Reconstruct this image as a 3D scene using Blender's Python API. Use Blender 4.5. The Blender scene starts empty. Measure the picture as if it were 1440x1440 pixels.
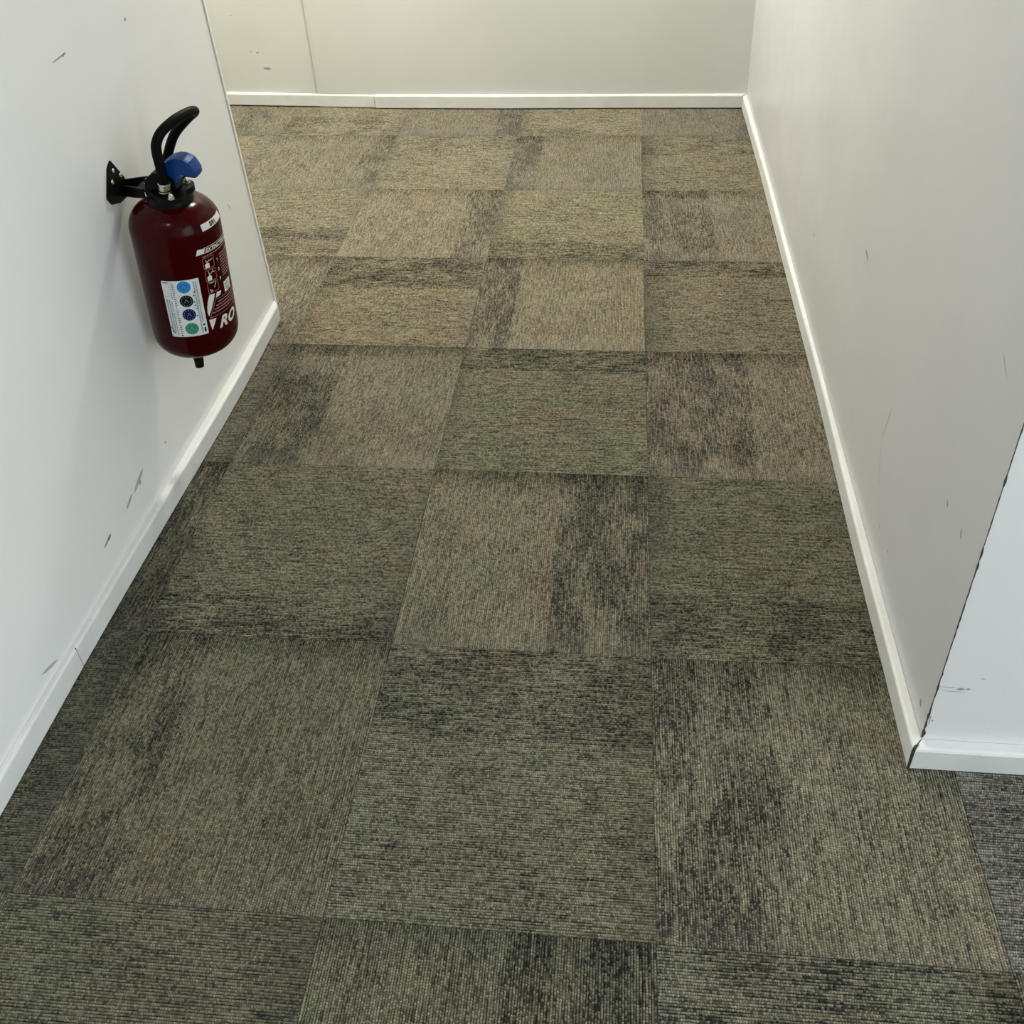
import bpy, bmesh, math, random
from mathutils import Vector, Matrix
random.seed(7)
SC = bpy.context.scene
COL = SC.collection
PI = math.pi

# ------------------------------------------------------------------ camera, world, exposure
cam_d = bpy.data.cameras.new('camera')
cam = bpy.data.objects.new('camera', cam_d); COL.objects.link(cam)
Rr = ((0.99529428, -0.02036877, 0.09473337), (0.08969683, 0.56352372, -0.82121585), (-0.03665734, 0.82584873, 0.56269895))
M = Matrix([list(r) + [0] for r in Rr] + [[0, 0, 0, 1]])
M.translation = Vector((-0.0720714, -0.6728571, 1.5357513))
cam.matrix_world = M
cam_d.sensor_width = 36; cam_d.lens = 36 * 1355.8076 / 1440
cam_d.shift_x = (720 - 742.0575) / 1440; cam_d.shift_y = (470.6163 - 720) / 1440
cam_d.clip_start = 0.02
SC.camera = cam

w = bpy.data.worlds.new('world'); SC.world = w; w.use_nodes = True
w.node_tree.nodes['Background'].inputs[0].default_value = (0.84, 0.93, 1.0, 1)
w.node_tree.nodes['Background'].inputs[1].default_value = 4.7
SC.view_settings.view_transform = 'Standard'; SC.view_settings.look = 'None'
SC.view_settings.exposure = -0.05; SC.view_settings.gamma = 1.0
SC.view_settings.use_curve_mapping = False

CEIL = 2.55
def area(name, loc, size, power, color, size_y=None, rot=(0, 0, 0)):
    d = bpy.data.lights.new(name, 'AREA'); d.shape = 'RECTANGLE'; d.size = size; d.size_y = size_y or size
    d.energy = power; d.color = color
    o = bpy.data.objects.new(name, d); o.location = loc; o.rotation_euler = rot; COL.objects.link(o); return o
# portal that only guides sampling of the daylight through the open side on the right
po = area('daylight_opening', (2.3, -1.15, CEIL / 2), CEIL, 1.0, (1, 1, 1), 2.9, (0, PI / 2, 0)); po.data.cycles.is_portal = True
# (x, y, size x, size y, watts, colour): recessed ceiling lamps, the last an added fill
LAMPS = [(-0.65, 2.72, 0.18, 0.18, 66.0, (1.0, 0.965, 0.89)),
         (-1.75, 2.60, 0.20, 0.20, 44.0, (1.0, 0.95, 0.84)),
         (-0.80, -0.50, 0.16, 0.16, 6.0, (0.97, 1.0, 0.97))]  # added fill lamp, unseen, to brighten the near right wall
for i, (x, y, sx, sy, p, c) in enumerate(LAMPS):
    area('lamp_light', (x, y, CEIL - 0.03), sx, p, c, sy)

# ------------------------------------------------------------------ material helpers
class NT:
    def __init__(s, m):
        m.use_nodes = True; s.t = m.node_tree; s.b = s.t.nodes['Principled BSDF']
    def n(s, typ, **kw):
        o = s.t.nodes.new(typ)
        for k, v in kw.items(): setattr(o, k, v)
        return o
    def put(s, sock, v):
        if v is None: return
        if isinstance(v, bpy.types.NodeSocket): s.t.links.new(v, sock)
        elif isinstance(v, (tuple, list)) and len(v) == 3 and sock.type == 'RGBA': sock.default_value = (*v, 1)
        else: sock.default_value = v
    def math(s, op, a, b=None, c=None, clamp=False):
        o = s.n('ShaderNodeMath', operation=op, use_clamp=clamp)
        s.put(o.inputs[0], a); s.put(o.inputs[1], b); s.put(o.inputs[2], c); return o.outputs[0]
    def mix(s, f, a, b, mode='MIX'):
        o = s.n('ShaderNodeMix', data_type='RGBA', blend_type=mode)
        s.put(o.inputs[0], f); s.put(o.inputs[6], a); s.put(o.inputs[7], b); return o.outputs[2]
    def ramp(s, v, lo, hi, a=0.0, b=1.0, smooth=True):
        o = s.n('ShaderNodeMapRange', interpolation_type='SMOOTHSTEP' if smooth else 'LINEAR')
        s.put(o.inputs[0], v); s.put(o.inputs[1], lo); s.put(o.inputs[2], hi); s.put(o.inputs[3], a); s.put(o.inputs[4], b)
        return o.outputs[0]
    def noise(s, vec, scale, detail=2.0, rough=0.5, col=False):
        o = s.n('ShaderNodeTexNoise'); s.put(o.inputs['Vector'], vec)
        o.inputs['Scale'].default_value = scale; o.inputs['Detail'].default_value = detail; o.inputs['Roughness'].default_value = rough
        return o.outputs['Color' if col else 'Fac']
    def xyz(s, x, y, z):
        o = s.n('ShaderNodeCombineXYZ'); s.put(o.inputs[0], x); s.put(o.inputs[1], y); s.put(o.inputs[2], z); return o.outputs[0]
    def sep(s, v):
        o = s.n('ShaderNodeSeparateXYZ'); s.put(o.inputs[0], v); return o.outputs
    def bump(s, h, strength, dist):
        o = s.n('ShaderNodeBump'); o.inputs['Strength'].default_value = strength; o.inputs['Distance'].default_value = dist
        s.put(o.inputs['Height'], h); s.t.links.new(o.outputs[0], s.b.inputs['Normal'])

def simple(name, col, rough=0.5, metal=0.0, coat=0.0, spec=None, bump=None):
    m = bpy.data.materials.new(name); t = NT(m)
    pos = t.n('ShaderNodeTexCoord').outputs['Object']
    f = t.noise(pos, 60, 3)
    c = t.mix(t.ramp(f, 0.3, 0.7), tuple(x * 0.93 for x in col), tuple(min(1, x * 1.05) for x in col))
    t.put(t.b.inputs['Base Color'], c)
    t.b.inputs['Roughness'].default_value = rough; t.b.inputs['Metallic'].default_value = metal
    t.b.inputs['Coat Weight'].default_value = coat; t.b.inputs['Coat Roughness'].default_value = 0.08
    if spec is not None: t.b.inputs['Specular IOR Level'].default_value = spec
    if bump: t.bump(t.noise(pos, bump[0], 3), bump[1], bump[2])
    return m

def wall_paint(name, a, b, rough, stain=(0.60, 0.60, 0.52)):
    m = bpy.data.materials.new(name); t = NT(m)
    pos = t.n('ShaderNodeNewGeometry').outputs['Position']
    n1 = t.noise(pos, 1.7, 3, 0.55)
    c = t.mix(t.ramp(n1, 0.35, 0.65), a, b)
    n2 = t.noise(pos, 5.5, 4, 0.6)                        # faint hand and shoe grime
    c = t.mix(t.ramp(n2, 0.50, 0.90, 0.0, 0.22), c, stain)
    n3 = t.noise(pos, 95, 2, 0.5)                         # sparse specks
    c = t.mix(t.ramp(n3, 0.79, 0.84, 0.0, 0.35), c, (0.30, 0.30, 0.27))
    t.put(t.b.inputs['Base Color'], c)
    t.put(t.b.inputs['Roughness'], t.ramp(n2, 0.3, 0.7, rough - 0.04, rough + 0.06))
    h = t.math('ADD', t.math('MULTIPLY', t.noise(pos, 14, 3), 0.8), t.math('MULTIPLY', t.noise(pos, 260, 2), 0.12))
    t.bump(h, 0.07, 0.003)
    return m

def trim_paint(name, col, rough=0.5):
    m = bpy.data.materials.new(name); t = NT(m)
    pos = t.n('ShaderNodeNewGeometry').outputs['Position']
    c = t.mix(t.ramp(t.noise(pos, 9, 3), 0.35, 0.7), col, tuple(x * 0.9 for x in col))
    c = t.mix(t.ramp(t.noise(pos, 150, 2, 0.6), 0.69, 0.75, 0, 0.65), c, (0.25, 0.24, 0.20))
    c = t.mix(t.ramp(t.noise(pos, 42, 3, 0.7), 0.66, 0.76, 0, 0.35), c, (0.35, 0.35, 0.32))
    t.put(t.b.inputs['Base Color'], c); t.b.inputs['Roughness'].default_value = rough
    t.bump(t.noise(pos, 60, 3), 0.2, 0.002)
    return m

def scuff_mat(name, col, seed=0.0, cover=0.5):
    m = bpy.data.materials.new(name); t = NT(m)
    uv = t.n('ShaderNodeTexCoord').outputs['Object']
    pos = t.n('ShaderNodeNewGeometry').outputs['Position']
    n = t.noise(pos, 170, 4, 0.7)
    uvm = t.n('ShaderNodeUVMap').outputs[0]; u = t.sep(uvm)
    e = t.math('SUBTRACT', 1.0, t.math('ADD', t.math('POWER', u[0], 2.0), t.math('POWER', u[1], 2.0)), clamp=True)
    al = t.math('MULTIPLY', t.ramp(t.math('ADD', n, t.math('MULTIPLY', e, 0.35)), 0.95 - cover, 1.1 - cover), t.ramp(e, 0.0, 0.6))
    t.put(t.b.inputs['Base Color'], col); t.b.inputs['Roughness'].default_value = 0.6
    t.put(t.b.inputs['Alpha'], t.math('MULTIPLY', al, 0.42))
    return m

# carpet: loop pile in ribs along local X; per-tile band of taller, darker loops
def carpet_mat():
    m = bpy.data.materials.new('ribbed loop carpet'); t = NT(m)
    P = t.n('ShaderNodeTexCoord').outputs['Object']
    info = t.n('ShaderNodeObjectInfo'); rnd = info.outputs['Random']; tint = info.outputs['Color']
    at = lambda nm: t.n('ShaderNodeAttribute', attribute_type='OBJECT', attribute_name=nm).outputs['Fac']
    s = t.sep(P); off = t.math('MULTIPLY', rnd, 37.0)
    Po = t.xyz(t.math('ADD', s[0], off), t.math('ADD', s[1], t.math('MULTIPLY', rnd, 91.0)), 0.0)
    so = t.sep(Po)
    # slight waviness of the ribs
    wav = t.noise(t.xyz(t.math('MULTIPLY', so[0], 28.0), t.math('MULTIPLY', so[1], 90.0), 0.0), 1.0, 2)
    y = t.math('ADD', s[1], t.math('ADD', t.math('MULTIPLY', t.math('SUBTRACT', wav, 0.5), 0.0012), t.math('MULTIPLY', t.math('SUBTRACT', t.noise(t.xyz(t.math('MULTIPLY', so[0], 170.0), t.math('MULTIPLY', so[1], 120.0), 7.0), 1.0, 1), 0.5), 0.0030)))
    pitch = 0.4994 / 120
    yr = t.math('DIVIDE', t.math('ADD', y, 0.2497), pitch)
    row = t.math('FLOOR', yr); fr = t.math('SUBTRACT', yr, row)
    rib = t.math('POWER', t.math('ABSOLUTE', t.math('SINE', t.math('MULTIPLY', fr, PI))), 0.8)
    rw = t.n('ShaderNodeTexWhiteNoise', noise_dimensions='2D'); t.put(rw.inputs['Vector'], t.xyz(row, off, 0.0))
    xl = t.math('ADD', t.math('DIVIDE', t.math('ADD', s[0], t.math('MULTIPLY', wav, 0.012)), 0.0038), t.math('MULTIPLY', rw.outputs['Value'], 3.0))
    st = t.math('FLOOR', xl); fl = t.math('SUBTRACT', xl, st)
    loop = t.math('POWER', t.math('ABSOLUTE', t.math('SINE', t.math('MULTIPLY', fl, PI))), 0.6)
    cw = t.n('ShaderNodeTexWhiteNoise', noise_dimensions='3D'); t.put(cw.inputs['Vector'], t.xyz(row, st, off))
    cell = cw.outputs['Value']
    # long streaks that follow the ribs
    streak = t.noise(t.xyz(t.math('MULTIPLY', so[0], 22.0), t.math('MULTIPLY', so[1], 210.0), 3.0), 1.0, 3, 0.6)
    blot = t.noise(t.xyz(t.math('MULTIPLY', so[0], 7.0), t.math('MULTIPLY', so[1], 13.0), 9.0), 1.0, 4, 0.62)
    big = t.noise(t.xyz(t.math('MULTIPLY', so[0], 3.0), t.math('MULTIPLY', so[1], 4.0), 5.0), 1.0, 2, 0.5)
    # band mask
    b0, b1, bs = at('band_from'), at('band_to'), at('band_depth')
    edge = t.math('ADD', s[1], t.math('MULTIPLY', t.math('SUBTRACT', t.noise(Po, 16, 3), 0.5), 0.02))
    inb = t.math('MULTIPLY', t.ramp(edge, t.math('SUBTRACT', b0, 0.004), t.math('ADD', b0, 0.004)),
                 t.ramp(edge, t.math('ADD', b1, 0.004), t.math('SUBTRACT', b1, 0.004)))
    band = t.math('MULTIPLY', t.math('MULTIPLY', inb, bs), t.ramp(t.math('ADD', blot, t.math('MULTIPLY', t.math('SUBTRACT', streak, 0.5), 0.5)), 0.34, 0.66, 1.0, 0.35))
    d2 = t.ramp(t.math('ADD', blot, t.math('MULTIPLY', t.math('SUBTRACT', streak, 0.5), 0.4)), 0.36, 0.64, 0.34, -0.08)
    dark = t.math('ADD', band, t.math('MULTIPLY', d2, 0.9), clamp=True)
    # yarn colour: pale sand loops and dark olive loops mixed
    f = t.math('ADD', t.math('MULTIPLY', t.math('SUBTRACT', cell, 0.5), 0.62),
               t.math('ADD', t.math('MULTIPLY', t.math('SUBTRACT', streak, 0.5), 1.15), 0.60))
    f = t.math('SUBTRACT', f, t.math('MULTIPLY', dark, 0.36), clamp=True)
    c = t.mix(f, (0.010, 0.0098, 0.0062), (0.350, 0.329, 0.240))
    c = t.mix(t.math('SUBTRACT', 1.0, loop, clamp=True), c, t.mix(1.0, c, (0.42, 0.42, 0.38), 'MULTIPLY'))  # darker between loops: their shading multiplied into the yarn colour
    hue = t.noise(t.xyz(t.math('MULTIPLY', so[0], 6.0), t.math('MULTIPLY', so[1], 8.0), 1.0), 1.0, 3, 0.6)
    c = t.mix(t.ramp(hue, 0.52, 0.68, 0, 0.4), c, t.mix(1.0, c, (1.16, 0.95, 0.88), 'MULTIPLY'))
    c = t.mix(t.ramp(hue, 0.48, 0.33, 0, 0.4), c, t.mix(1.0, c, (0.88, 1.05, 0.92), 'MULTIPLY'))
    c = t.mix(1.0, c, tint, 'MULTIPLY')
    c = t.mix(1.0, c, (1.02, 0.985, 0.97), 'MULTIPLY')
    # shade in the gaps between the ribs, painted near-black into the colour
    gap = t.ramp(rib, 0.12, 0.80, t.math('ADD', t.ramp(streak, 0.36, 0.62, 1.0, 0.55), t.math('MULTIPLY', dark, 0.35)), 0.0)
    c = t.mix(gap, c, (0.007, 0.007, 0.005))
    t.put(t.b.inputs['Base Color'], c)
    t.b.inputs['Roughness'].default_value = 0.95; t.b.inputs['Specular IOR Level'].default_value = 0.15
    t.b.inputs['Sheen Weight'].default_value = 0.12; t.b.inputs['Sheen Roughness'].default_value = 0.6
    h = t.math('MULTIPLY', 1.0, t.math('ADD', 0.25, t.math('MULTIPLY', t.math('MULTIPLY', loop, t.math('ADD', 0.5, cell)), 0.5)))
    h = t.math('ADD', h, t.math('MULTIPLY', streak, 1.2))
    t.bump(h, 1.0, 0.0016)
    return m

MW_L = wall_paint('left wall and daylit return paint', (0.70, 0.70, 0.68), (0.72, 0.72, 0.70), 0.36)
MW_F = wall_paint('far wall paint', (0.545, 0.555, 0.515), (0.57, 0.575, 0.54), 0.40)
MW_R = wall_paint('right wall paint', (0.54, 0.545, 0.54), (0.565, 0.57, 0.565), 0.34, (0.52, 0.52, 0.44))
M_TRIM = trim_paint('white baseboard paint', (0.64, 0.645, 0.615))
M_CEIL = simple('ceiling paint', (0.75, 0.75, 0.72), 0.8)
M_BEAD = simple('corner bead plastic', (0.78, 0.78, 0.70), 0.4)
M_GAP = simple('dark gap fill', (0.03, 0.03, 0.025), 0.9)  # near-black piece that fills open gaps and cracks
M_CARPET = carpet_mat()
M_SUB = simple('subfloor adhesive', (0.02, 0.02, 0.016), 0.9)
M_RED = simple('glossy red enamel', (0.030, 0.0002, 0.0005), 0.16, spec=0.10)
M_BLACK = simple('black painted steel', (0.003, 0.003, 0.003), 0.45, spec=0.10)
M_RUB = simple('black hose rubber', (0.002, 0.002, 0.002), 0.55, spec=0.07, bump=(900, 0.1, 0.0003))
M_BLUE = simple('blue plastic', (0.002, 0.034, 0.155), 0.42, spec=0.2)
M_ZINC = simple('zinc plated steel', (0.55, 0.54, 0.46), 0.32, metal=1.0)
M_WHITE = simple('white print', (0.62, 0.60, 0.58), 0.45)
M_PAPER = simple('sticker paper', (0.60, 0.64, 0.63), 0.45)
M_PINK = simple('thin pale print on red', (0.36, 0.17, 0.17), 0.45)
M_INK = simple('black ink', (0.004, 0.005, 0.007), 0.7, spec=0.1)
M_GREY = simple('grey print', (0.26, 0.29, 0.28), 0.5)
M_DBLUE = simple('sky blue stamp ink', (0.004, 0.17, 0.46), 0.6, spec=0.15)
M_NAVY = simple('navy stamp ink', (0.005, 0.008, 0.06), 0.7, spec=0.1)
M_GREEN = simple('green stamp ink', (0.025, 0.21, 0.10), 0.6, spec=0.15)
M_SCUFF = scuff_mat('dark scuff', (0.10, 0.10, 0.09), cover=0.55)
M_SCUFF2 = scuff_mat('pale scuff', (0.30, 0.30, 0.27), cover=0.5)
M_LAMP = bpy.data.materials.new('lamp diffuser'); _t = NT(M_LAMP)
_t.b.inputs['Emission Color'].default_value = (1, 0.95, 0.85, 1); _t.b.inputs['Emission Strength'].default_value = 3.0

# ------------------------------------------------------------------ mesh helpers
def link(name, me, mat, parent=None, smooth=False, world=True):
    """me in world coordinates; stored in the frame of its parent"""
    if mat is not None and not me.materials: me.materials.append(mat)
    if smooth:
        for p in me.polygons: p.use_smooth = True
    o = bpy.data.objects.new(name, me); COL.objects.link(o)
    if parent is not None:
        o.parent = parent
        if world: me.transform(WM[parent.name].inverted())
        WM[o.name] = WM[parent.name].copy()
    else: WM[o.name] = Matrix.Identity(4)
    return o
WM = {}
def from_bm(name, bm, mat, parent=None, smooth=False, world=True, autosmooth=None, bevel=0):
    if bevel:
        es = [e for e in bm.edges if len(e.link_faces) == 2 and e.calc_face_angle(0) > 0.6]
        bmesh.ops.bevel(bm, geom=es, offset=bevel, segments=2, affect='EDGES', profile=0.6)
    bmesh.ops.recalc_face_normals(bm, faces=bm.faces)
    me = bpy.data.meshes.new(name); bm.to_mesh(me); bm.free()
    o = link(name, me, mat, parent, smooth or autosmooth is not None, world)
    if autosmooth is not None:
        for e in me.edges: pass
        bm2 = bmesh.new(); bm2.from_mesh(me)
        for e in bm2.edges:
            if len(e.link_faces) == 2 and e.calc_face_angle(0) > autosmooth: e.smooth = False
        bm2.to_mesh(me); bm2.free()
    return o
def structure(o): o['kind'] = 'structure'; return o

def prism(bm, pts, z0, z1):
    """vertical prism over a plan polygon"""
    a = [bm.verts.new((x, y, z0)) for x, y in pts]; b = [bm.verts.new((x, y, z1)) for x, y in pts]
    n = len(pts); bm.faces.new(a[::-1]); bm.faces.new(b)
    for i in range(n): bm.faces.new((a[i], a[(i + 1) % n], b[(i + 1) % n], b[i]))
def box(bm, x0, x1, y0, y1, z0, z1): prism(bm, [(x0, y0), (x1, y0), (x1, y1), (x0, y1)], z0, z1)
def extrude_poly(bm, pts3, d):
    a = [bm.verts.new(p) for p in pts3]; b = [bm.verts.new(Vector(p) + Vector(d)) for p in pts3]
    n = len(a); bm.faces.new(a); bm.faces.new(b[::-1])
    for i in range(n): bm.faces.new((a[i], b[i], b[(i + 1) % n], a[(i + 1) % n]))
def tube(bm, pts, rads, seg=16, cap=True):
    pts = [Vector(p) for p in pts]
    if not hasattr(rads, '__len__'): rads = [rads] * len(pts)
    T = []
    for i in range(len(pts)):
        T.append((pts[min(i + 1, len(pts) - 1)] - pts[max(i - 1, 0)]).normalized())
    u = T[0].orthogonal().normalized(); rings = []
    for i, p in enumerate(pts):
        u = (u - T[i] * u.dot(T[i])).normalized(); v = T[i].cross(u)
        rings.append([bm.verts.new(p + (u * math.cos(k * 2 * PI / seg) + v * math.sin(k * 2 * PI / seg)) * rads[i]) for k in range(seg)])
    for a, b in zip(rings, rings[1:]):
        for k in range(seg): bm.faces.new((a[k], a[(k + 1) % seg], b[(k + 1) % seg], b[k]))
    if cap: bm.faces.new(rings[0][::-1]); bm.faces.new(rings[-1])
def catmull(pts, n=8):
    P = [Vector(p) for p in pts]; P = [P[0] * 2 - P[1]] + P + [P[-1] * 2 - P[-2]]; out = []
    for i in range(1, len(P) - 2):
        for k in range(n):
            t = k / n; a, b, c, d = P[i - 1], P[i], P[i + 1], P[i + 2]
            out.append(0.5 * ((2 * b) + (c - a) * t + (2 * a - 5 * b + 4 * c - d) * t * t + (3 * b - a - 3 * c + d) * t ** 3))
    out.append(P[-2]); return out
def lathe(bm, prof, M_, seg=64):
    rings = []
    for r, z in prof:
        if r < 1e-6: rings.append([bm.verts.new(M_ @ Vector((0, 0, z)))]); continue
        rings.append([bm.verts.new(M_ @ Vector((r * math.cos(k * 2 * PI / seg), r * math.sin(k * 2 * PI / seg), z))) for k in range(seg)])
    for a, b in zip(rings, rings[1:]):
        for k in range(seg):
            k2 = (k + 1) % seg
            if len(a) == 1: bm.faces.new((a[0], b[k2], b[k]))
            elif len(b) == 1: bm.faces.new((a[k], a[k2], b[0]))
            else: bm.faces.new((a[k], a[k2], b[k2], b[k]))

# ------------------------------------------------------------------ floor: subfloor slab and carpet tiles
TH = 0.006
bm = bmesh.new(); box(bm, -3.0, 3.0, -2.6, 3.6, -0.12, -TH)
floor = structure(from_bm('floor', bm, M_SUB))

def tile_mesh(kind):
    """0.5 m carpet tile: 120 raised ribs of loop pile along X on a thin backing"""
    rng = random.Random(kind); h = 0.2497; NR_ = 120; NS = 6; D = 0.0030; pitch = 2 * h / NR_
    prof = [(0.0, 0.0), (0.22, 0.78), (0.5, 1.0), (0.78, 0.78)]
    verts = []; faces = []; jx = []
    xs = [-h + 2 * h * k / NS for k in range(NS + 1)]
    ys = []
    for r in range(NR_):
        for fr, hh in prof: ys.append((-h + (r + fr) * pitch, hh))
    ys.append((h, 0.0))
    for x in xs:
        for i, (y, hh) in enumerate(ys):
            j = rng.uniform(-0.00035, 0.00035) if 0 < i < len(ys) - 1 else 0
            top = -D * (1 - hh) * rng.uniform(0.75, 1.1) if hh < 0.5 else -D * (1 - hh) - rng.uniform(0, 0.00055)
            verts.append((x, y + j, top))
    n = len(ys)
    for a in range(NS):
        for i in range(n - 1): faces.append((a * n + i, (a + 1) * n + i, (a + 1) * n + i + 1, a * n + i + 1))
    k0 = len(verts)                                       # skirt and underside
    verts += [(-h, -h, -TH), (h, -h, -TH), (h, h, -TH), (-h, h, -TH)]
    L = NS * n
    faces += [tuple([k0] + list(range(0, n)) + [k0 + 3])[::-1], tuple([k0 + 1] + [L + i for i in range(n)] + [k0 + 2]),
              tuple([k0, k0 + 1] + [a * n for a in range(NS, -1, -1)]), tuple([k0 + 3, k0 + 2] + [a * n + n - 1 for a in range(NS, -1, -1)])[::-1],
              (k0 + 3, k0 + 2, k0 + 1, k0)]
    me = bpy.data.meshes.new('carpet_tile'); me.from_pydata(verts, [], faces); me.update()
    for p in me.polygons: p.use_smooth = len(p.vertices) == 4 and p.index < NS * (n - 1)
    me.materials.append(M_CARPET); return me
TM = [tile_mesh(k) for k in range(3)]
# band of darker, taller loops: (from, to, depth) as fractions across the tile (x for upright ribs, y for level ribs)
BAND = {(0, 0): (0.0, 0.42, 0.75), (-1, 0): (0.62, 1.0, 0.55), (-2, 0): (0.03, 0.30, 0.6), (-3, 0): (0.0, 1.0, 0.3), (1, 0): (0.0, 0.6, 0.4),
        (-2, -1): (0.0, 0.5, 0.25), (-1, -1): (0.55, 1.0, 0.8), (0, -1): (0.5, 1.0, 0.7), (1, -1): (0.0, 1.0, 0.5), (-3, -1): (0, 0.5, 0.3),
        (-3, 1): (0.2, 1.0, 0.85), (-2, 1): (0.0, 0.20, 0.6), (-1, 1): (0.60, 1.0, 0.8), (0, 1): (0.0, 0.30, 0.5),
        (-3, 2): (0.0, 0.2, 0.2), (-2, 2): (0.0, 0.36, 0.8), (-1, 2): (0.80, 1.0, 0.9), (0, 2): (0.0, 0.52, 0.65),
        (-3, 3): (0.80, 1.0, 0.3), (-2, 3): (0.62, 1.0, 0.8), (-1, 3): (0.0, 0.24, 1.0), (0, 3): (0.80, 1.0, 0.8),
        (-3, 4): (0.05, 0.40, 0.8), (-2, 4): (0.76, 1.0, 0.9), (-1, 4): (0.0, 0.22, 0.9), (0, 4): (0.0, 0.46, 0.9),
        (-3, 5): (0.80, 1.0, 0.9), (-2, 5): (0.60, 1.0, 0.4), (-1, 5): (0.0, 0.22, 0.9), (0, 5): (0.62, 1.0, 0.6),
        (-4, 6): (0.5, 0.8, 0.5), (-3, 6): (0.0, 0.4, 0.5), (-2, 6): (0.80, 1.0, 0.9), (-1, 6): (0.0, 0.15, 0.4), (0, 6): (0.75, 1.0, 0.7)}
GREEN = (0.90, 1.0, 0.86); WARM = (1.10, 1.03, 0.90); RED = (1.02, 0.97, 0.90); MID = (1.0, 1.0, 0.93); COOL = (0.86, 0.86, 0.92); GREY = (0.96, 0.98, 0.97)  # WARM and COOL put lamplight and cool daylight into the tile colour
TINT = {(0, 0): (0.97, 0.98, 0.91), (-1, 0): (0.86, 0.87, 0.80), (-2, 0): (0.76, 0.78, 0.70), (-3, 0): (0.74, 0.80, 0.72), (1, 0): COOL,  # near rows darker, far rows warmer: light falloff painted into the tiles
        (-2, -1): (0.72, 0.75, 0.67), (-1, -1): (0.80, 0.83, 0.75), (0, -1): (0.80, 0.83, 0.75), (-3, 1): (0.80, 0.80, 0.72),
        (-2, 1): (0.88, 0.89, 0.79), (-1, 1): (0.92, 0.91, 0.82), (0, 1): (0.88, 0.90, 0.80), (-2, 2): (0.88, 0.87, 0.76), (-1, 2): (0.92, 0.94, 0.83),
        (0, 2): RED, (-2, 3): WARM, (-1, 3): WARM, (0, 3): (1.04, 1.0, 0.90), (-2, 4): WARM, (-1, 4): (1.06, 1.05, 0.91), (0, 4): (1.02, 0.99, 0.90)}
rng = random.Random(3)
for j in range(-3, 7):
    for i in range(-6, 4):
        x0, y0 = i * 0.5, j * 0.5
        if x0 + 0.5 <= -1.21 and y0 + 0.5 <= 1.51: continue          # behind the left wall
        if x0 >= 0.49 and y0 >= 0.49: continue                       # behind the right wall
        up = (i + j) % 2 == 0
        if j > 6: continue
        o = bpy.data.objects.new('carpet_tile', TM[rng.randrange(3)]); COL.objects.link(o); o.parent = floor
        o.location = (x0 + 0.25 + rng.uniform(-.0002, .0002), y0 + 0.25, rng.uniform(-0.0004, 0.0))
        o.rotation_euler = (0, 0, PI / 2 if up else 0)
        a, b, d = BAND.get((i, j), (0.0, 0.3, 0.5))
        # local y runs along -x when turned upright
        if up: lo, hi = 0.25 - b * 0.5, 0.25 - a * 0.5
        else: lo, hi = a * 0.5 - 0.25, b * 0.5 - 0.25
        o['band_from'] = lo - (0.02 if lo <= -0.249 else 0); o['band_to'] = hi + (0.02 if hi >= 0.249 else 0); o['band_depth'] = d
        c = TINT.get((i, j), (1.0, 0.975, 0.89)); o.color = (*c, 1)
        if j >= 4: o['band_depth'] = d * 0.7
# ------------------------------------------------------------------ walls
def lw(y): return -1.0935 + 0.0075 * y
bm = bmesh.new()
a = [(lw(-2.6), -2.6), (lw(1.63), 1.638), (-1.21, 1.638), (-1.21, -2.6)]
b = [(lw(-2.6), -2.6), (lw(1.63), 1.638 - 0.044 * CEIL), (-1.21, 1.638 - 0.044 * CEIL), (-1.21, -2.6)]
va = [bm.verts.new((x, y, 0)) for x, y in a]; vb = [bm.verts.new((x, y, CEIL)) for x, y in b]
bm.faces.new(va); bm.faces.new(vb)
for k in range(4): bm.faces.new((va[k], va[(k + 1) % 4], vb[(k + 1) % 4], vb[k]))
wall_left = structure(from_bm('wall_left', bm, MW_L))
# corner bead on the end of the left wall: rounded plastic profile, leaning with the wall end
bm = bmesh.new()
X0 = lw(1.63)
sec = [(X0 - 0.004, 1.6405), (X0 + 0.0022, 1.6405), (X0 + 0.0032, 1.6425), (X0 + 0.0032, 1.6485), (X0 + 0.001, 1.6515), (-1.2105, 1.6515), (-1.2105, 1.6405)]
va = [bm.verts.new((x, y, 0.0)) for x, y in sec]; vb = [bm.verts.new((x, y - 0.044 * CEIL, CEIL)) for x, y in sec]
bm.faces.new(va); bm.faces.new(vb)
for k in range(len(sec)): bm.faces.new((va[k], va[(k + 1) % len(sec)], vb[(k + 1) % len(sec)], vb[k]))
structure(from_bm('trim_1', bm, M_BEAD))
bm = bmesh.new(); prism(bm, [(-2.9, 1.50), (-1.2115, 1.50), (-1.2115, 1.52), (-2.9, 1.52)], 0, CEIL)
structure(from_bm('wall_side_passage', bm, MW_L))
bm = bmesh.new(); box(bm, -3.0, -2.9, 1.50, 3.6, 0, CEIL)
structure(from_bm('wall_passage_end', bm, MW_L))

bm = bmesh.new(); box(bm, -1.2115, 2.3, -2.7, -2.6, 0, CEIL)
structure(from_bm('wall_near_blocker', bm, MW_R))  # unseen wall added behind the camera to block light and darken reflections
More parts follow.
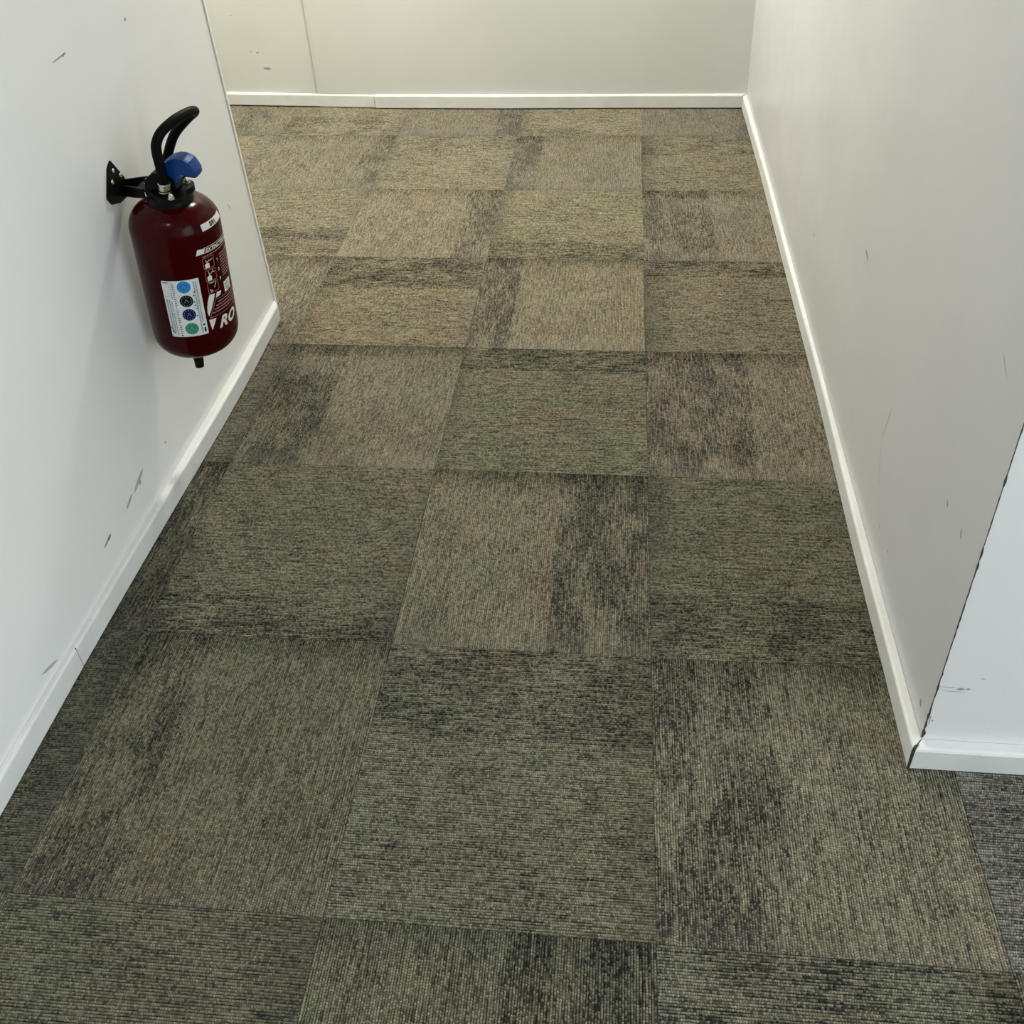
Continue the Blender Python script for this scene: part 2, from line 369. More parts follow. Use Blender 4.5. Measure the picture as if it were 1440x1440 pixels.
# far wall: the board left of the joint sits a little back and runs off at a slight angle
bm = bmesh.new()
prism(bm, [(-1.4135, 3.322), (-1.395, 3.3165), (-1.16, 3.307), (-0.6, 3.303), (0.54, 3.3035), (0.54, 3.42), (-1.4135, 3.42)], 0, CEIL)
wall_far = structure(from_bm('wall_far', bm, MW_F))
bm = bmesh.new()
prism(bm, [(-1.4155, 3.3285), (-1.4155, 3.42), (-2.9, 3.52), (-2.9, 3.405)], 0, CEIL)
wall_far_left = structure(from_bm('wall_far_left', bm, MW_F))
bm = bmesh.new(); box(bm, 0.44, 0.54, 0.322, 3.3029, 0, CEIL)
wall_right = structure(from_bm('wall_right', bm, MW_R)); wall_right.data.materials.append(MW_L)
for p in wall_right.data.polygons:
    if p.normal.y < -0.9: p.material_index = 1  # same real paint as the right wall, lightened here for the daylight
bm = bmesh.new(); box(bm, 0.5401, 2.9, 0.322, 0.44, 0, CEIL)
wall_front = structure(from_bm('wall_return', bm, MW_L))  # paler than the right wall: daylight put into the paint colour
bm = bmesh.new(); box(bm, -3.0, 2.3, -2.6, 3.6, CEIL, CEIL + 0.1)
structure(from_bm('ceiling', bm, M_CEIL))

# ------------------------------------------------------------------ baseboards (profile swept along plan polylines)
def baseboard(name, line, wall_pts, h=0.058, lift=0.004, mat=M_TRIM, flip=False):
    """line: front face in plan; wall_pts: matching points on the wall; eased top edge"""
    bm = bmesh.new(); rings = []
    for (fx, fy), (wx, wy) in zip(line, wall_pts):
        F = Vector((fx, fy, 0)); W = Vector((wx, wy, 0)); d = (W - F)
        prof = [(0, lift), (0, h - 0.005), (0.10, h - 0.002), (0.30, h), (1.0, h + 0.0015), (1.0, lift)]
        rings.append([bm.verts.new(F + d * a + Vector((0, 0, z))) for a, z in prof])
    n = 6
    for a, b in zip(rings, rings[1:]):
        for k in range(n): bm.faces.new((a[k], a[(k + 1) % n], b[(k + 1) % n], b[k]))
    bm.faces.new(rings[0]); bm.faces.new(rings[-1][::-1])
    return structure(from_bm(name, bm, mat))
G = 0.0006
L1 = [(-1.0815, -2.6), (-1.0815, 0.0), (-1.0800, 0.4090)]
baseboard('baseboard_left', L1, [(lw(y) + G, y) for x, y in L1], h=0.056)
L2 = [(-1.0800, 0.4125), (-1.0770, 0.60), (-1.0710, 0.85), (-1.0625, 1.12), (-1.0605, 1.30), (-1.0645, 1.615)]
baseboard('baseboard_left_rear', L2, [(lw(0.4) + G, 0.404)] + [(lw(y) + G, y) for x, y in L2[1:-1]] + [(lw(1.6) + G, 1.637)], h=0.055)
R1 = [(0.4225, 0.3035), (0.4236, 0.50), (0.4232, 0.80), (0.4300, 1.31), (0.4285, 2.0), (0.4285, 2.6), (0.4215, 3.286)]
baseboard('baseboard_right', R1, [(0.44 - G, 0.3215)] + [(0.44 - G, y) for x, y in R1[1:-1]] + [(0.44 - G, 3.3005)], h=0.057)
R2 = [(0.4245, 0.3018), (0.60, 0.3015), (2.9, 0.3015)]
baseboard('baseboard_return', R2, [(0.4415, 0.322 - G), (0.60, 0.322 - G), (2.9, 0.322 - G)], h=0.056)
F1 = [(0.4205, 3.2875), (-0.0045, 3.2895), (-0.615, 3.2855), (-1.155, 3.293)]
baseboard('baseboard_far', F1, [(0.4388, 3.3025), (-0.0045, 3.3025), (-0.6, 3.3022), (-1.155, 3.3062)], h=0.060, lift=0.005)
F2 = [(-1.1585, 3.2985), (-1.4238, 3.3135), (-1.8412, 3.3345), (-2.89, 3.393)]
baseboard('baseboard_far_left', F2, [(-1.1585, 3.3062), (-1.4135, 3.3212), (-1.8412, 3.3565), (-2.89, 3.404)], h=0.058, lift=0.006)

# ------------------------------------------------------------------ scuffs, cracks and dark gaps on the walls
def mark(name, parent, p, q, width, normal, mat, lift=0.0004):
    p, q, n = Vector(p), Vector(q), Vector(normal).normalized()
    d = (q - p); L = d.length; d.normalize(); s = n.cross(d).normalized(); c = (p + q) / 2 + n * lift
    bm = bmesh.new(); uvl = bm.loops.layers.uv.new('UVMap'); seg = 12
    vs = []; uvs = []
    for k in range(seg):
        t = k * 2 * PI / seg
        vs.append(bm.verts.new(c + d * math.cos(t) * L / 2 + s * math.sin(t) * width / 2)); uvs.append((math.cos(t), math.sin(t)))
    f = bm.faces.new(vs)
    for l, uv in zip(f.loops, uvs): l[uvl].uv = uv
    me = bpy.data.meshes.new(name); bm.to_mesh(me); bm.free()
    return link(name, me, mat, parent)
NL = (1, -0.0075, 0); NR = (-1, 0, 0); NB = (0, -1, 0)
def ml(p, q, w_, m=M_SCUFF): mark('scuff_mark', wall_left, (lw(p[0]), p[0], p[1]), (lw(q[0]), q[0], q[1]), w_, NL, m)
ml((0.928, 1.0005), (0.982, 1.003), 0.004); ml((0.966, 1.000), (0.982, 1.004), 0.006)
ml((0.800, 0.163), (0.735, 0.139), 0.013, M_SCUFF2); ml((0.735, 0.147), (0.695, 0.132), 0.010); ml((0.765, 0.146), (0.775, 0.14), 0.012)
ml((0.630, 0.135), (0.590, 0.129), 0.009); ml((0.627, 0.137), (0.612, 0.131), 0.010)
ml((0.899, 0.145), (0.906, 0.139), 0.007); ml((0.375, 0.072), (0.322, 0.092), 0.008, M_SCUFF2)
ml((1.216, 0.996), (1.226, 0.990), 0.010, M_SCUFF2); ml((1.485, 0.447), (1.493, 0.425), 0.006, M_SCUFF2); ml((1.33, 0.23), (1.345, 0.225), 0.006, M_SCUFF2)
def mr(p, q, w_, m=M_SCUFF): mark('scuff_mark', wall_right, (0.44, p[0], p[1]), (0.44, q[0], q[1]), w_, NR, m)
mr((1.160, 0.520), (1.122, 0.506), 0.009); mr((0.434, 0.770), (0.398, 0.744), 0.003, M_SCUFF2)
mr((0.795, 0.389), (0.813, 0.284), 0.003, M_SCUFF2); mr((0.815, 0.284), (0.768, 0.196), 0.003, M_SCUFF2)
mr((0.724, 0.160), (0.719, 0.128), 0.003); mr((0.654, 0.151), (0.650, 0.146), 0.007)
mr((0.40, 0.47), (0.392, 0.45), 0.006, M_SCUFF2); mr((1.662, 0.285), (1.655, 0.275), 0.01, M_SCUFF2); mr((0.362, 0.110), (0.356, 0.094), 0.010)
mr((0.47, 0.46), (0.462, 0.447), 0.006, M_SCUFF2)
def mb(p, q, w_, m=M_SCUFF): mark('scuff_mark', wall_right, (p[0], 0.322, p[1]), (q[0], 0.322, q[1]), w_, NB, m)
mb((0.4406, 0.1975), (0.470, 0.197), 0.0018); mb((0.442, 0.188), (0.486, 0.186), 0.0018); mb((0.468, 0.1935), (0.482, 0.194), 0.008); mb((0.482, 0.1945), (0.490, 0.195), 0.005)
mb((0.498, 0.222), (0.508, 0.222), 0.003, M_SCUFF2); mb((0.4485, 0.105), (0.4475, 0.112), 0.004); mb((0.4445, 0.095), (0.443, 0.125), 0.003, M_SCUFF2)
def mf(p, q, w_, m=M_SCUFF, par=None): mark('scuff_mark', par or wall_far_left, p, q, w_, (-0.055, -1, 0), m, 0.001)
def fy(x): return 3.3285 + (-1.4155 - x) * 0.0515
mf((-1.690, fy(-1.69), 0.243), (-1.682, fy(-1.682), 0.240), 0.008); mf((-1.665, fy(-1.665), 0.238), (-1.650, fy(-1.65), 0.236), 0.009)
mf((-1.648, fy(-1.648), 0.170), (-1.607, fy(-1.607), 0.166), 0.013)
mf((-1.748, fy(-1.748), 0.397), (-1.740, fy(-1.74), 0.396), 0.006, M_SCUFF2)
# open joint between the two boards of the far wall, and between the left baseboards
bm = bmesh.new(); prism(bm, [(-1.4158, 3.3225), (-1.4136, 3.3218), (-1.4136, 3.330), (-1.4158, 3.330)], 0.064, CEIL)
from_bm('board_joint', bm, simple('joint shade line', (0.40, 0.40, 0.34), 0.8), wall_far)  # grey strip painted in for the shade line of the joint
bm = bmesh.new(); prism(bm, [(-1.0816, 0.4092), (-1.0812, 0.4122), (-1.0896, 0.4122), (-1.0896, 0.4092)], 0.003, 0.0545)
from_bm('baseboard_joint', bm, M_GAP, wall_left)
# open paint crack that runs up the outside corner of the right wall, ragged and dark
bm = bmesh.new(); rng = random.Random(5); prev = None; z = 0.062
while z < 1.35:
    wd = 0.0008 + 0.0009 * rng.random() + (0.002 if rng.random() < 0.10 else 0)
    wd *= 1.25 if z < 0.4 else 0.95
    cx, cy = 0.4392, 0.3212; k = wd
    ring = [bm.verts.new(v) for v in ((cx, cy + k * (0.6 + rng.random() * 0.7), z), (cx - 0.00015, cy - 0.00015, z), (cx + k * (0.5 + rng.random() * 0.7), cy, z), (cx + 0.002, cy + 0.002, z))]
    if prev:
        for q_ in range(4): bm.faces.new((prev[q_], prev[(q_ + 1) % 4], ring[(q_ + 1) % 4], ring[q_]))
    prev = ring; z += 0.006 + rng.random() * 0.008
from_bm('corner_crack', bm, M_GAP, wall_right)
# open mitre of the two baseboards at that corner
bm = bmesh.new()
extrude_poly(bm, [(0.4213, 0.3018, 0.001), (0.4253, 0.3008, 0.001), (0.4262, 0.3010, 0.052), (0.4300, 0.3070, 0.0582), (0.4235, 0.3055, 0.0592), (0.4216, 0.3035, 0.050)], (0.004, 0.004, -0.0005))
from_bm('mitre_gap', bm, M_GAP, wall_right)

# ------------------------------------------------------------------ ceiling lamps above the frame, the near one an added fill
for i, (x, y, sx, sy, p, c) in enumerate(LAMPS):
    e = bpy.data.objects.new('ceiling_lamp', None); COL.objects.link(e); e.location = (x, y, CEIL); WM[e.name] = Matrix.Translation((x, y, CEIL))
    e['label'] = ['square recessed ceiling lamp above the far end of the corridor', 'square recessed ceiling lamp above the side passage', 'added square fill lamp, unseen, above the near end'][i]
    e['category'] = 'lamp'
    bm = bmesh.new(); t_ = 0.02
    for (x0, x1, y0, y1) in ((-sx/2 - t_, sx/2 + t_, -sy/2 - t_, -sy/2), (-sx/2 - t_, sx/2 + t_, sy/2, sy/2 + t_), (-sx/2 - t_, -sx/2, -sy/2, sy/2), (sx/2, sx/2 + t_, -sy/2, sy/2)):
        box(bm, x + x0, x + x1, y + y0, y + y1, CEIL - 0.02, CEIL)
    from_bm('frame', bm, M_BEAD, e)
    bm = bmesh.new(); box(bm, x - sx/2, x + sx/2, y - sy/2, y + sy/2, CEIL - 0.012, CEIL)
    from_bm('diffuser', bm, M_LAMP, e)

# ------------------------------------------------------------------ fire extinguisher
ext = bpy.data.objects.new('fire_extinguisher', None); COL.objects.link(ext)
T0 = Vector((-0.967, 0.9915, 0.709)); B0 = Vector((-0.989, 0.991, 0.3555))
AX = (T0 - B0).normalized(); E1 = Vector((0, 1, 0)).cross(AX).normalized(); E2 = AX.cross(E1)
EM = Matrix((E1, E2, AX)).transposed().to_4x4(); EM.translation = B0
ext.matrix_world = EM; WM[ext.name] = EM
ext['label'] = 'red fire extinguisher with black hose and blue lever hanging on the left wall'; ext['category'] = 'fire extinguisher'
RC = 0.0883
I4 = Matrix.Identity(4)
def loc(x, y, z): return EM @ Vector((x, y, z))
# body: domed top and bottom with a foot ring (local coordinates, world=False)
prof = [(0.0, 0.012), (0.030, 0.010), (0.044, 0.006), (0.047, 0.001), (0.0505, -0.0005), (0.054, 0.002)]
for k in range(0, 11):
    t = k / 10 * PI / 2; prof.append((RC * (0.58 + 0.42 * math.sin(t)), 0.0035 + 0.0465 * (1 - math.cos(t))))
prof += [(RC, 0.10), (RC, 0.20)]
for k in range(0, 15):
    t = k / 14 * PI / 2; prof.append((RC * (0.33 + 0.67 * math.cos(t)), 0.298 + 0.055 * math.sin(t)))
prof += [(0.026, 0.356), (0.0, 0.356)]
bm = bmesh.new(); lathe(bm, prof, I4, 96); body = from_bm('cylinder', bm, M_RED, ext, smooth=True, world=False)
# neck and three-lobed flange
bolts = [EM.inverted() @ Vector(p) for p in ((-1.0095, 0.998, 0.735), (-0.937, 0.940, 0.735), (-0.9345, 1.013, 0.735))]
cb = sum(bolts, Vector()) / 3
def lobed(r0, lob, z0, z1, bm, seg=72):
    angs = [math.atan2(b.y - cb.y, b.x - cb.x) for b in bolts]
    pts = []
    for k in range(seg):
        t = k * 2 * PI / seg
        l = max(math.cos(t - a) for a in angs)
        pts.append((cb.x + (r0 + lob * max(0, (l - 0.5) * 2) ** 1.5) * math.cos(t), cb.y + (r0 + lob * max(0, (l - 0.5) * 2) ** 1.5) * math.sin(t)))
    prism(bm, pts, z0, z1)
bm = bmesh.new(); lobed(0.035, 0.016, 0.366, 0.378, bm)
from_bm('flange', bm, M_BLACK, ext, world=False, bevel=0.0015, autosmooth=0.5)
bm = bmesh.new()
lathe(bm, [(0, 0.342), (0.043, 0.342), (0.045, 0.347), (0.0445, 0.353), (0.043, 0.361), (0.040, 0.3665), (0, 0.3665)], Matrix.Translation((cb.x * 0.5, cb.y * 0.5, 0)), 48)
from_bm('neck_collar', bm, M_BLACK, ext, world=False, autosmooth=0.6)
# each bolt: washer, hex nut, domed end
for b in bolts:
    bm = bmesh.new(); Mb = Matrix.Translation((b.x, b.y, 0.378))
    lathe(bm, [(0, 0), (0.0068, 0), (0.0068, 0.0012), (0, 0.0012)], Mb, 20)
    lathe(bm, [(0, 0.0012), (0.0056, 0.0012), (0.0056, 0.0058), (0.0046, 0.0068), (0, 0.0068)], Mb, 6)
    lathe(bm, [(0.0038, 0.0066), (0.0038, 0.0085), (0.0026, 0.0108), (0, 0.0118)], Mb, 16)
    from_bm('bolt', bm, M_ZINC, ext, world=False, autosmooth=0.5)
# valve head: body block with a sloping shoulder, and a boss carrying the hose
bm = bmesh.new()
hx = [(-1.0015, 0.733), (-0.9975, 0.7565), (-0.978, 0.7715), (-0.955, 0.771), (-0.940, 0.758), (-0.936, 0.738), (-0.940, 0.733)]
extrude_poly(bm, [(x, 0.968, z) for x, z in hx], (0, 0.036, 0))
from_bm('valve_head', bm, M_BLACK, ext, bevel=0.003, autosmooth=0.6)
bm = bmesh.new(); tube(bm, [(-0.957, 0.960, 0.728), (-0.9563, 0.9595, 0.742)], 0.0128, 24)
from_bm('hose_boss', bm, M_BLACK, ext, autosmooth=0.6)
# hose: rises from the ferrule, arcs over and comes down the far side of the cylinder
hp = [(-0.9555, 0.958, 0.7397), (-0.953, 0.957, 0.7643), (-0.9508, 0.956, 0.7929), (-0.9508, 0.957, 0.8186), (-0.9478, 0.96, 0.8374), (-0.9386, 0.972, 0.8545), (-0.9243, 1.0, 0.8651), (-0.9141, 1.03, 0.8667), (-0.909, 1.055, 0.8634), (-0.9149, 1.075, 0.8534), (-0.9411, 1.088, 0.8328), (-0.9758, 1.097, 0.8004), (-0.9977, 1.1, 0.7667), (-1.0095, 1.1, 0.7352)] + [(-0.9860, 1.100, 0.7400), (-0.983, 1.0945, 0.68), (-0.975, 1.092, 0.60), (-0.980, 1.091, 0.48), (-0.990, 1.089, 0.39), (-1.008, 1.076, 0.340), (-1.022, 1.058, 0.305)]
cp = catmull(hp, 8)
bm = bmesh.new(); tube(bm, cp, 0.0097, 20); from_bm('hose', bm, M_RUB, ext, autosmooth=0.8)
# crimped ferrule with two rolled rims
bm = bmesh.new(); d_ = Vector((0.0035, -0.001, 0.022)).normalized(); p0 = Vector((-0.9560, 0.9585, 0.7370))
prf = [(0.0, 0.0112), (0.001, 0.0124), (0.0025, 0.0124), (0.0035, 0.0110), (0.0155, 0.0110), (0.0165, 0.0122), (0.0185, 0.0122), (0.0195, 0.0112)]
tube(bm, [p0 + d_ * a for a, r in prf], [r for a, r in prf], 28)
from_bm('ferrule', bm, M_ZINC, ext, autosmooth=0.5)
# nozzle at the lower end of the hose
bm = bmesh.new(); nz = [Vector(p) for p in [(-1.0328, 1.05, 0.2944), (-1.0327, 1.046, 0.2812), (-1.0314, 1.043, 0.2674), (-1.032, 1.041, 0.2546)]]
tube(bm, nz, [0.0105, 0.0110, 0.0106, 0.0096], 22)
from_bm('nozzle', bm, M_BLACK, ext, autosmooth=0.7)
# blue lever: arched hood with a leg down to the valve, hollowed on its flank
outer = [(-0.9565, 0.7780), (-0.9530, 0.7905), (-0.9400, 0.7990), (-0.9270, 0.8015), (-0.9120, 0.7990), (-0.9010, 0.7920), (-0.8960, 0.7820), (-0.8920, 0.7710), (-0.8930, 0.7595)]
inner = [(-0.9090, 0.7615), (-0.9150, 0.7650), (-0.9250, 0.7662), (-0.9300, 0.7600), (-0.9345, 0.7500), (-0.9400, 0.7430), (-0.9470, 0.7360), (-0.9530, 0.7400), (-0.9550, 0.7590)]
bm = bmesh.new(); ny = 9; W0, W1 = 0.972, 1.008; cen = (-0.925, 0.765); rings = []
for k in range(ny):
    t = k / (ny - 1) * 2 - 1; y = (W0 + W1) / 2 + t * (W1 - W0) / 2; bulge = 1 - 0.06 * abs(t) ** 3
    ring = [bm.verts.new((cen[0] + (x - cen[0]) * bulge, y, cen[1] + (z - cen[1]) * bulge)) for x, z in outer]
    ring += [bm.verts.new((x, y, z)) for x, z in inner]
    rings.append(ring)
n = len(rings[0])
for a_, b_ in zip(rings, rings[1:]):
    for k in range(n): bm.faces.new((a_[k], a_[(k + 1) % n], b_[(k + 1) % n], b_[k]))
f1 = bm.faces.new(rings[0][::-1]); f2 = bm.faces.new(rings[-1])
for f_ in (f1, f2):
    r_ = bmesh.ops.inset_region(bm, faces=[f_], thickness=0.0030, depth=-0.006)
from_bm('lever', bm, M_BLUE, ext, autosmooth=0.42)
bm = bmesh.new(); tube(bm, [(-0.9450, 0.9690, 0.7500), (-0.9450, 1.0110, 0.7500)], 0.0035, 14)
from_bm('lever_pin', bm, M_ZINC, ext, autosmooth=0.7)

# ---- print and stickers wrapped round the cylinder (phi in degrees, s = height on the body)
def bend(phi, s, lift): r = RC + lift; a = math.radians(phi); return (r * math.cos(a), r * math.sin(a), s)
def wrap_poly(bm, pts, lift, step=2.5):
    """flat outline in (phi, s) cut into thin slices so that it follows the curve"""
    b2 = bmesh.new(); f = b2.faces.new([b2.verts.new((p, s * 1000, 0)) for p, s in pts])
    lo = min(p for p, s in pts); hi = max(p for p, s in pts); x = lo + step
    while x < hi:
        bmesh.ops.bisect_plane(b2, geom=b2.verts[:] + b2.edges[:] + b2.faces[:], plane_co=(x, 0, 0), plane_no=(1, 0, 0)); x += step
    mp = {v: bm.verts.new(bend(v.co.x, v.co.y / 1000, lift)) for v in b2.verts}
    for f in b2.faces:
        try: bm.faces.new([mp[v] for v in f.verts])
        except ValueError: pass
    b2.free()
def wrap_line(bm, pts, wd, lift, closed=True):
    """stroke of width wd (metres) along a (phi, s) path"""
    k = math.degrees(1 / RC); P = [Vector((p / k, s)) for p, s in pts]
    for a, b in zip(P, P[1:] + ([P[0]] if closed else [])):
        d = (b - a)
        if d.length < 1e-6: continue
        d.normalize(); n_ = Vector((-d.y, d.x)) * wd / 2; a2 = a - d * wd / 2; b2 = b + d * wd / 2
        wrap_poly(bm, [((q.x) * k, q.y) for q in (a2 - n_, b2 - n_, b2 + n_, a2 + n_)], lift)
def rrect(p0, p1, s0, s1, rr=0.003, shear=0.0):
    k = math.degrees(1 / RC); out = []
    for cx_, cy_, a0 in ((p1 / k - rr, s1 - rr, 0), (p0 / k + rr, s1 - rr, 90), (p0 / k + rr, s0 + rr, 180), (p1 / k - rr, s0 + rr, 270)):
        for q in range(5):
            a = math.radians(a0 + q * 22.5); out.append(((cx_ + rr * math.cos(a)) * k, cy_ + rr * math.sin(a)))
    return out
def fin(name, bm, mat, parent):
    me = bpy.data.meshes.new(name); bm.to_mesh(me); bm.free(); return link(name, me, mat, parent, world=False)
def text_mesh(body_, size, shear=0.0, bold=0.0, spacing=1.0):
    cu = bpy.data.curves.new('lettering', 'FONT'); cu.body = body_; cu.size = size; cu.shear = shear; cu.offset = bold; cu.space_character = spacing
    cu.resolution_u = 3
    o = bpy.data.objects.new('lettering', cu); COL.objects.link(o)
    bpy.context.view_layer.update()
    me = bpy.data.meshes.new_from_object(o.evaluated_get(bpy.context.evaluated_depsgraph_get()))
    bpy.data.objects.remove(o); return me
def wrap_text(bm, body_, phi, s, size, lift, shear=0.0, bold=0.0, spacing=1.0, xs=1.0, turn=0.0, slope=0.0):
    me = text_mesh(body_, size, shear, bold, spacing); k = math.degrees(1 / RC)
    b2 = bmesh.new(); b2.from_mesh(me); bpy.data.meshes.remove(me)
    if not b2.verts: b2.free(); return
    if turn: bmesh.ops.rotate(b2, verts=b2.verts, matrix=Matrix.Rotation(turn, 3, 'Z'))
    hi = max(v.co.x for v in b2.verts); x = min(v.co.x for v in b2.verts) + 0.003
    while x < hi:
        bmesh.ops.bisect_plane(b2, geom=b2.verts[:] + b2.edges[:] + b2.faces[:], plane_co=(x, 0, 0), plane_no=(1, 0, 0)); x += 0.003
    mp = {v: bm.verts.new(bend(phi + v.co.x * xs * k, s + v.co.y + v.co.x * slope, lift)) for v in b2.verts}
    for f in b2.faces:
        try: bm.faces.new([mp[v] for v in f.verts])
        except ValueError: pass
    b2.free()

# white number strip near the shoulder
st_shift = 0.0
bm = bmesh.new(); wrap_poly(bm, [(-31.0, 0.3062), (16.0, 0.3062), (16.0, 0.3198), (-31.0, 0.3198)], 0.0004)
strip = fin('number_strip', bm, M_WHITE, ext); strip['label'] = 'white strip sticker printed 091'
# the strip lies on the shoulder: pull its upper edge in to follow the dome
for v in strip.data.vertices:
    if v.co.z > 0.298:
        t = math.asin(min(1, (v.co.z - 0.298) / 0.055)); rr = RC * (0.33 + 0.67 * math.cos(t)) + 0.0006; k = rr / math.hypot(v.co.x, v.co.y); v.co.x *= k; v.co.y *= k
bm = bmesh.new(); wrap_text(bm, '091', -17.0, 0.3085, 0.0128, 0.0008, bold=0.0005, spacing=1.15)
num = fin('number', bm, M_INK, strip)
for v in num.data.vertices:
    t = math.asin(min(1, max(0, (v.co.z - 0.298)) / 0.055)); rr = RC * (0.33 + 0.67 * math.cos(t)) + 0.0011; k = rr / math.hypot(v.co.x, v.co.y); v.co.x *= k; v.co.y *= k
num['label'] = 'black number 091'

# inspection label with four coloured stamps
bm = bmesh.new(); wrap_poly(bm, rrect(-96.8, -48.9, 0.0775, 0.2125, 0.003), 0.0004)
lab = fin('inspection_label', bm, M_PAPER, ext); lab['label'] = 'white inspection label with four round stamps'
k_ = math.degrees(1 / RC)
for s_, m_, nm in ((0.1968, M_DBLUE, 'sky blue round stamp'), (0.1637, M_INK, 'black round stamp'), (0.1309, M_NAVY, 'navy round stamp'), (0.0967, M_GREEN, 'green round stamp')):
    bm = bmesh.new(); wrap_poly(bm, [(-69.0 + 0.0131 * k_ * math.cos(a * PI / 16), s_ + 0.0140 * math.sin(a * PI / 16)) for a in range(32)], 0.0007)
    d = fin('stamp', bm, m_, lab); d['label'] = nm
bm = bmesh.new(); rng = random.Random(11)
for s_ in (0.1968, 0.1637, 0.1309, 0.0967):               # pale ring of ticks and centre sign on each stamp
    for a in range(12):
        t = a * PI / 6
        c_, q_ = -69.0 + 0.0098 * k_ * math.cos(t), s_ + 0.0104 * math.sin(t)
        wrap_poly(bm, [(c_ - 0.45, q_ - 0.0009), (c_ + 0.45, q_ - 0.0009), (c_ + 0.45, q_ + 0.0009), (c_ - 0.45, q_ + 0.0009)], 0.0009)
    wrap_line(bm, [(-69 - 2.4, s_ - 0.003), (-69, s_ + 0.0042), (-69 + 2.4, s_ - 0.003)], 0.0008, 0.0009, False)
fin('stamp_ticks', bm, M_GREY, lab)['kind'] = 'stuff'
bm = bmesh.new()                                          # tick column left of the stamps and dark entries
s_ = 0.206
while s_ > 0.084:
    wd = rng.choice((1.6, 2.4, 3.0)); wrap_poly(bm, [(-84, s_), (-84 + wd, s_), (-84 + wd, s_ + 0.0016), (-84, s_ + 0.0016)], 0.0008); s_ -= 0.0046
wrap_poly(bm, [(-95, 0.2075), (-88, 0.2075), (-88, 0.2092), (-95, 0.2092)], 0.0008)
wrap_poly(bm, [(-53.5, 0.0835), (-51.2, 0.0835), (-51.2, 0.0945), (-53.5, 0.0945)], 0.0008)
wrap_poly(bm, [(-52.8 + 0.0022 * k_ * math.cos(a * PI / 6), 0.1015 + 0.0024 * math.sin(a * PI / 6)) for a in range(12)], 0.0008)
for p_, q_ in ((-59.5, 0.1735), (-59, 0.142), (-58.5, 0.181), (-60, 0.150), (-60.5, 0.158), (-60.2, 0.1245)):
    wrap_poly(bm, [(p_, q_), (p_ + 1.8, q_), (p_ + 1.8, q_ + 0.0026), (p_, q_ + 0.0026)], 0.0008)
for p_, q_ in ((-96, 0.100), (-95.5, 0.0965), (-94.5, 0.092), (-93, 0.086), (-95, 0.088), (-84, 0.080)):
    wrap_poly(bm, [(p_, q_), (p_ + 2.4, q_ + 0.0006), (p_ + 2.2, q_ + 0.0032), (p_ + 0.3, q_ + 0.0030)], 0.0008)
wrap_line(bm, [(-85.8, 0.187), (-85.8, 0.171)], 0.0008, 0.0008, False)
fin('label_entries', bm, M_INK, lab)['kind'] = 'stuff'
bm = bmesh.new()                                          # small grey print columns
for c0, c1, s0, s1 in ((-94.5, -92.6, 0.105, 0.170), (-91.4, -89.6, 0.090, 0.170), (-88.4, -87.0, 0.083, 0.165), (-57.2, -55.4, 0.082, 0.206), (-54.2, -52.6, 0.108, 0.206)):
    s_ = s0
    while s_ < s1:
        h_ = rng.uniform(0.003, 0.009); wrap_poly(bm, [(c0, s_), (c1, s_), (c1, min(s1, s_ + h_)), (c0, min(s1, s_ + h_))], 0.0008); s_ += h_ + 0.0010
wrap_line(bm, [(-95.6, 0.1765), (-86.5, 0.1765)], 0.0006, 0.0008, False); wrap_line(bm, [(-86.0, 0.209), (-86.0, 0.1765)], 0.0006, 0.0008, False)
fin('label_fine_print', bm, M_GREY, lab)['kind'] = 'stuff'

# outlined banner with the word on it
bm = bmesh.new()
wrap_poly(bm, [(-46.6, 0.2598), (-35.0, 0.2598), (-32.6, 0.2705), (-43.6, 0.2723)], 0.0004)
wrap_line(bm, [(-36.0, 0.2600), (52.0, 0.2545), (54.0, 0.2665), (-34.0, 0.2715)], 0.0009, 0.0004)
ban = fin('print_banner', bm, M_WHITE, ext)
bm = bmesh.new(); wrap_text(bm, 'EXTINCTEUR', -33.0, 0.2610, 0.0112, 0.0006, shear=0.3, bold=0.0004, spacing=1.05, slope=-0.042)
fin('letters', bm, M_WHITE, ban)
